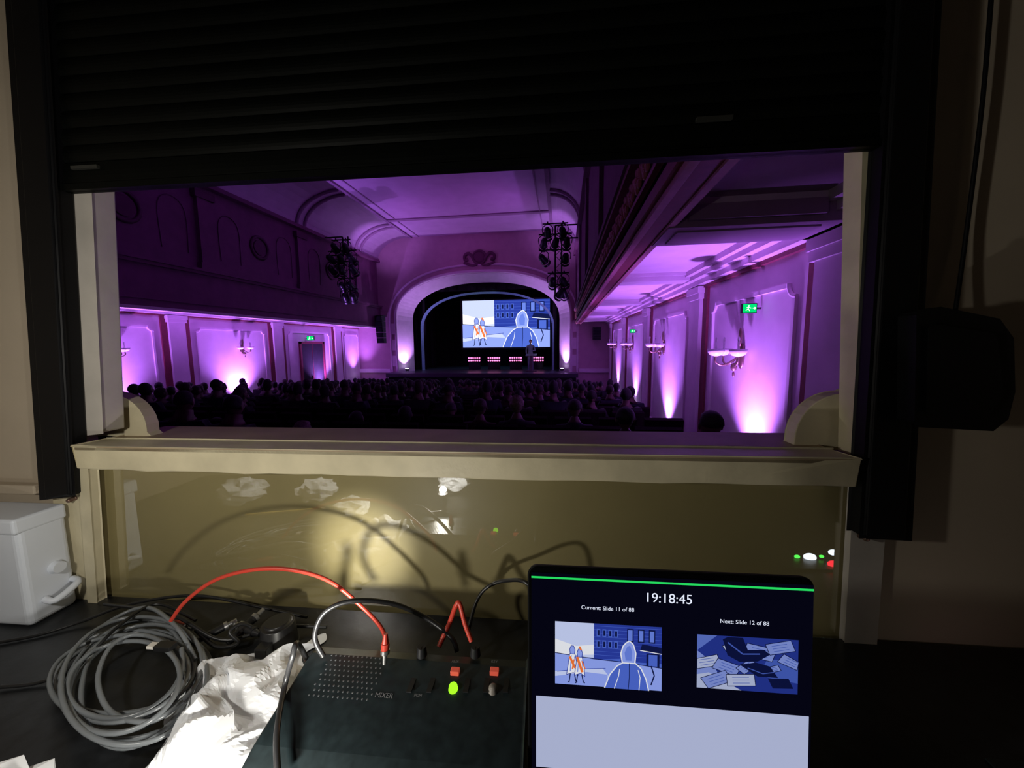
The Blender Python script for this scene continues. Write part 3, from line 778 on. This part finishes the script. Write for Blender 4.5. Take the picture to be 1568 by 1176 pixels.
for u, v, s in ((640, 1066, 'PGM'), (697, 1014, 'AUX'), (757, 1014, 'KEY')):
    p = ctop(u, v); text(s, .006, Matrix.Translation((p.x, p.y, p.z+.001)) @ Matrix.Rotation(sl, 4, 'X'), lab, con, 'label')

# laptop
lap = empty('laptop'); B(lap)
t = math.radians(4.5); Ol = Vector((0, .440, ZD+.016))
lx0 = by(809, 1020, .448).x; lx1 = by(1249, 1020, .448).x; Ol.x = (lx0+lx1)/2; Wl = lx1-lx0
Mscr = Matrix.Translation(Ol) @ Matrix.Rotation(-t, 4, 'X')
inv = Mscr.inverted()
def sp(u, v):
    o = inv @ Vector((0, 0, 0)); d = (inv.to_3x3() @ ray(u, v, YAW-BR)); p = o+d*(-o.y/d.y); return p.x, p.z
Hl = (sp(815, 864)[1]+sp(1245, 889)[1])/2
alu = mat('dark_aluminium', (.05, .05, .055), .4, .8, var=.03)
def rrect(x0, x1, z0, z1, r, n=6):
    pts = []
    for cx, cz, a0 in ((x1-r, z0+r, -90), (x1-r, z1-r, 0), (x0+r, z1-r, 90), (x0+r, z0+r, 180)):
        for k in range(n+1):
            a = math.radians(a0+90*k/n); pts.append((cx+r*math.cos(a), cz+r*math.sin(a)))
    return pts
bezel = mat('glossy_bezel', (.004, .004, .005), .12, var=0)
m = MB(); m.prism_y(rrect(-Wl/2, Wl/2, 0, Hl, .012), .001, .007); m.obj('lid', [alu], .001, lap, Mscr)
m = MB(); m.prism_y(rrect(-Wl/2+.001, Wl/2-.001, .001, Hl-.001, .011), -.0005, .001); m.obj('bezel', [bezel], 0, lap, Mscr)
m = MB(); m.prism_z([(x, y) for x, y in rrect(-Wl/2, Wl/2, -.24, .0, .012)], -.0155, -.004)
for r in range(5):
    for c_ in range(13): m.box(-.135+c_*.0208, -.117+c_*.0208, -.03-r*.021-.016, -.03-r*.021, -.004, -.0025, 1)
m.box(-.055, .055, -.225, -.15, -.004, -.0035, 2); m.cyl((-.13, -.003, -.003), (.13, -.003, -.003), .006, n=12)
m.obj('base', [alu, blackm, bezel], 0, lap, Matrix.Translation(Ol))
dsp = emat('display_black', (.0015, .0015, .006), 1); grn = emat('green_bar', (.02, .70, .12), 1.0); wht = emat('notes_white', (.38, .42, .60), 1.0); txt = emat('display_text', (.8, .85, 1), 1.0)
gx0 = sp(814, 1000)[0]; gx1 = sp(1243, 1000)[0]
zg = (sp(815, 880)[1]+sp(1240, 905)[1])/2
m = MB(); m.box(gx0, gx1, -.0012, -.0006, .012, Hl-.008, 0)
m.box(gx0, gx1, -.0018, -.0013, zg-.0012, zg+.0012, 1)
zw = (sp(823, 1062)[1]+sp(1242, 1098)[1])/2
m.box(gx0+.006, gx1-.003, -.0018, -.0013, .018, zw, 2)
m.obj('display', [dsp, grn, wht], 0, lap, Mscr)
lm = slidemats('laptop', .75)
a = sp(850, 950); b = sp(1012, 1056); m = MB(); art(m, a[0], b[0], b[1], a[1], -.0014, .00002, 11); m.obj('slide_current', lm, 0, lap, Mscr)
a = sp(1067, 970); b = sp(1220, 1062); m = MB(); art(m, a[0], b[0], b[1], a[1], -.0014, .00002, 12); m.obj('slide_next', slidemats('next', .55), 0, lap, Mscr)
RX = Matrix.Rotation(math.pi/2, 4, 'X')
for s, u, v, sz in (('19:18:45', 1023, 916, .0175), ('Current: Slide 11 of 88', 930, 931, .0073), ('Next: Slide 12 of 88', 1139, 952, .0073)):
    q = sp(u, v); text(s, sz, Mscr @ Matrix.Translation((q[0], -.0016, q[1])) @ RX, txt, lap, 'display_text')

# ---- cables
grey = mat('grey_cable', (.17, .185, .20), .3, var=.05); blk = mat('black_cable', (.012, .012, .013), .35, var=.1); red = mat('red_cable', (.55, .05, .03), .4, var=.05)
coil = MB(); rnd = random.Random(5)
pts = []
NL = 9
for k in range(NL*14):
    l = k/14; th = 2*math.pi*l+1.0
    cu = 198+13*math.sin(l*2.1); cv = 1040+9*math.cos(l*1.7)
    ru = 97+17*math.sin(l*1.3); rv = 80+19*math.cos(l*1.9)
    p = bz(cu+ru*math.cos(th)+20*math.sin(th), cv-rv*math.sin(th), ZD+.008+.005*l+.010*math.sin(th*.5+l))
    pts.append(p)
coil.tube(pts, .0036, 8, 0, 3)
coil.tube([bz(285, 1040, ZD+.04), bz(250, 985, ZD+.055), bz(205, 972, ZD+.06), bz(168, 992, ZD+.06), bz(150, 1040, ZD+.05), bz(170, 1090, ZD+.04), bz(230, 1105, ZD+.04), bz(280, 1075, ZD+.04)], .0036, 8, 0, 6)
coil.tube([bz(300, 1010, ZD+.03), bz(270, 960, ZD+.06), bz(225, 930, ZD+.05), bz(170, 950, ZD+.04), bz(110, 1000, ZD+.03), bz(85, 1060, ZD+.01)], .0036, 8, 0, 6)
B(coil.obj('coiled_cable', [grey]))
def cable(name, pts, r, mt): 
    m = MB(); m.tube(pts, r, 10, 0, 8); return B(m.obj(name, [mt]))
Y = lambda L, y: [by(u, v, y) for u, v in L]
cable('red_cable', Y([(262, 950), (285, 920), (330, 888), (390, 872), (450, 873), (505, 890), (550, 925), (583, 960), (593, 990)], .60), .0036, red)
cable('red_cable', [by(672, 990, .60), by(688, 955, .62), by(698, 928, .62), by(704, 925, .62), by(712, 955, .61), by(722, 982, .60)], .0045, red)
cable('black_cable', [bz(495, 1005, ZT+.01), by(482, 975, .54), by(497, 938, .55), by(540, 920, .57), by(600, 924, .6), by(650, 945, .62), by(690, 975, .61), by(700, 998, .6)], .0042, blk)
cable('black_cable', [bz(425, 1185, ZD+.06), bz(424, 1120, ZD+.07), bz(436, 1050, ZD+.07), by(448, 1005, .50), by(455, 985, .52), bz(470, 1010, ZD+.05)], .0042, blk)
cable('black_cable', [by(715, 975, .64), by(728, 925, .68), by(745, 900, .69), by(775, 889, .68), by(812, 897, .64), bz(850, 960, ZD+.05)], .0036, blk)
cable('black_cable', [bz(0, 1052, ZD+.006), bz(60, 1045, ZD+.006), bz(120, 1020, ZD+.02), bz(180, 960, ZD+.05), bz(240, 925, ZD+.05), bz(300, 950, ZD+.03)], .003, blk)
cable('black_cable', [bz(-10, 985, ZD+.005), bz(60, 972, ZD+.005), bz(130, 950, ZD+.01), bz(200, 925, ZD+.03), bz(300, 912, ZD+.04), bz(400, 930, ZD+.02), bz(470, 945, ZD+.01)], .0032, blk)
cable('black_cable', [bz(160, 925, ZD+.02), bz(260, 940, ZD+.05), bz(340, 980, ZD+.02), bz(420, 960, ZD+.02), bz(500, 960, ZD+.01)], .0035, blk)
cable('black_cable', [by(400, 968, .66), by(372, 955, .64), by(352, 968, .62), bz(365, 985, ZD+.02), bz(330, 990, ZD+.015), bz(300, 965, ZD+.03)], .0035, blk)
# connectors
metal = mat('connector_metal', (.5, .5, .5), .3, .9, var=.05); whitec = mat('white_connector', (.75, .72, .66), .4, var=.03)
def plug(p, d, body, tip, L=.035, r=.007):
    p = Vector(p); d = Vector(d).normalized(); m = MB()
    m.cyl(p, p+d*L, r, r*.9, 14, 0); m.cyl(p-d*.015, p, r*.5, r*.8, 12, 0); m.cyl(p+d*L, p+d*(L+.006), r*1.05, r*1.05, 14, 1); m.cyl(p+d*(L+.006), p+d*(L+.022), r*.55, r*.5, 12, 1)
    return B(m.obj('audio_plug', [body, tip]))
plug(bz(270, 955, ZD+.03), (1, -.3, .1), red, metal); plug(bz(315, 975, ZD+.02), (.6, .8, .1), blk, metal, .03, .008)
plug(bz(360, 975, ZD+.015), (.3, 1, .3), blk, metal, .04, .009); plug(bz(390, 968, ZD+.02), (-1, .3, .0), blk, metal, .04, .009)
plug(bz(460, 1062, ZD+.03), (-.15, .8, .5), whitec, metal, .028, .0085); plug(bz(590, 985, ZT+.04), (0, -.2, -1), red, metal, .01, .007)
m = MB(); p = bz(250, 990, ZD+.062); m.box(p.x-.012, p.x+.02, p.y-.008, p.y+.008, p.z-.004, p.z+.005, 0); m.box(p.x-.028, p.x-.012, p.y-.006, p.y+.006, p.z-.0025, p.z+.003, 1)
B(m.obj('hdmi_plug', [blk, whitec], .001))
m = MB(); p = bz(428, 985, ZD); m.cyl((p.x, p.y, ZD), (p.x, p.y, ZD+.045), .034, .03, 24); m.cyl((p.x, p.y, ZD+.045), (p.x, p.y, ZD+.05), .024, .02, 24); m.box(p.x-.012, p.x+.012, p.y-.05, p.y-.03, ZD+.01, ZD+.03)
B(m.obj('power_adapter', [blk], .002))

# crumpled paper
paperm = mat('crumpled_paper', (.86, .88, .92), .8, var=.03)
rp = random.Random(11); dirs = [(rp.uniform(-1, 1), rp.uniform(-1, 1), rp.uniform(1.2, 4.6), rp.random()) for _ in range(9)]
def crump(s, t, amp):
    h = 0
    for a, b, f, ph in dirs:
        q = (a*s+b*t)*f+ph; q -= math.floor(q); h += abs(q-.5)/f**.6
    return amp*h
m = MB(); n1, n2 = 38, 50
C = [bz(300, 1022, ZD), bz(466, 980, ZD), bz(440, 1240, ZD), bz(165, 1250, ZD)]
vs = []
for j in range(n2+1):
    for i in range(n1+1):
        s, t_ = i/n1, j/n2
        P_ = (C[0]*(1-s)+C[1]*s)*(1-t_)+(C[3]*(1-s)+C[2]*s)*t_
        e = min(s, 1-s, t_, 1-t_)
        ox = .020*math.sin(9*t_+2)+.008*math.sin(23*t_); oy = .014*math.sin(8*s)+.006*math.sin(21*s)
        h = crump(s, t_, .050)*(min(1, e*7)*.8+.2)-.026
        vs.append((P_.x+ox+crump(t_, s, .01), P_.y+oy, max(ZD+.002, ZD+h)))
m.add(vs, [(j*(n1+1)+i, j*(n1+1)+i+1, (j+1)*(n1+1)+i+1, (j+1)*(n1+1)+i) for j in range(n2) for i in range(n1)])
B(m.obj('crumpled_paper', [paperm]))
# paper balls and pencil added for their reflections in the glass panel
def ball(u, v, ym, r, seed, nm='crumpled_paper'):
    d = ray(u, v, YAW-BR); p = d*(ym/d.y); yl = 2*(YW+.004)-ym; rr = random.Random(seed); m = MB()
    m.ell((p.x, yl, ZD+r*.80), (r*1.25, r, r*.62), 0, 13, 9, lambda q: q*(1+rr.uniform(-.28, .22)) if abs(q.z) < .98 else q)
    m.s = [False]*len(m.s); return B(m.obj(nm, [paperm]))
ball(487, 762, 1.30, .062, 1); ball(372, 782, 1.25, .07, 4); ball(695, 748, 1.44, .05, 2); ball(540, 790, 1.18, .05, 9)
d = ray(432, 806, YAW-BR); p = d*(1.18/d.y); yl = 2*(YW+.004)-1.18
m = MB(); pa = Vector((p.x-.12, yl+.02, ZD+.006)); pb = Vector((p.x+.12, yl-.05, ZD+.006)); dd = (pb-pa).normalized()
m.cyl(pa, pb, .005, n=6, sm=False); m.cyl(pb, pb+dd*.016, .005, .0006, 6, 1, sm=False); m.cyl(pa-dd*.012, pa, .0052, n=10, mi=2)
B(m.obj('pencil', [mat('pencil_yellow', (.8, .55, .1), .4, var=.03), mat('pencil_wood', (.6, .42, .25), .6), metal]))  # added to give a yellow strip in the reflection

# desk-side device with status lamps, seen mirrored in the glass panel
dv = empty('network_switch'); B(dv)
ym = 1.03; yl = 2*(YW+.004)-ym
m = MB(); m.box(.625, .80, yl-.03, yl+.05, ZD+.0005, ZD+.004, 0); m.obj('case', [conm], .001, dv)
m = MB()
for u, v, mi, r in ((1240, 855, 0, .013), (1276, 846, 0, .010), (1262, 872, 1, .012), (1220, 860, 2, .006), (1258, 852, 2, .005)):
    d = ray(u, v, YAW-BR); p = d*(ym/d.y); dy = .03 if mi == 1 else 0
    m.ell((p.x, yl+dy, max(p.z, ZD+.008)), (r*1.3, r*.7, r*.8), mi, 12, 8); m.cyl((p.x, yl+dy, ZD+.002), (p.x, yl+dy, max(p.z, ZD+.006)), .003, n=6, mi=3)
m.obj('status_lamps', [emat('lamp_white', (.8, .9, 1), 5), emat('lamp_red', (1, .03, .05), 4), emat('lamp_green', (.1, 1, .1), 4), blackm], 0, dv)

# unseen booth lights and bodies, added: one low on the desk, another left
def point(name, loc, e, col, r):
    d = bpy.data.lights.new(name, 'POINT'); d.energy = e; d.color = col; d.shadow_soft_size = r
    o = bpy.data.objects.new(name, d); sc.collection.objects.link(o); o.location = loc; B(o)
TL = (-.36, .29, -.505)
point('low_fill_light', TL, 3.8, (1, .96, .86), .012)
B(spot('panel_glare_spot', TL, (-.41, .754, -.455), (1, .97, .88), 22, 34, 1., .016))  # added spot; stands in for a bright reflection on the panel
m = MB(); m.cyl((TL[0], TL[1], ZD), (TL[0], TL[1], ZD+.07), .012, .013, 20); m.cyl((TL[0], TL[1], ZD+.07), (TL[0], TL[1], ZD+.082), .013, .017, 20)
B(m.obj('added_torch', [blk]))  # unseen body added under the low light
point('left_fill_light', (-.75, .12, -.05), 7.5, (1, .95, .85), .03)  # added general fill for the sill and left wall
m = MB(); lx, ly, lz = -.75, .08, .0
m.cyl((lx-.1, ly-.1, ZD), (lx-.1, ly-.1, ZD+.015), .07, n=24); m.tube([(lx-.1, ly-.1, ZD+.01), (lx-.16, ly-.12, -.3), (lx-.1, ly-.06, -.02), (lx, ly+.02, .03)], .007, 8, 0, 6)
m.cyl((lx, ly+.04, -.0), (lx, ly+.02, .05), .045, .02, 20, caps=False)
B(m.obj('added_desk_lamp', [blk]))  # unseen lamp body added to go with the left fill

bpy.context.view_layer.update()
Rz = Matrix.Rotation(BR, 4, 'Z')
for o in BOOTH: o.matrix_world = Rz @ o.matrix_world

w = bpy.data.worlds.new('world'); sc.world = w; w.use_nodes = True
w.node_tree.nodes['Background'].inputs[0].default_value = (.5, .3, .6, 1); w.node_tree.nodes['Background'].inputs[1].default_value = .004
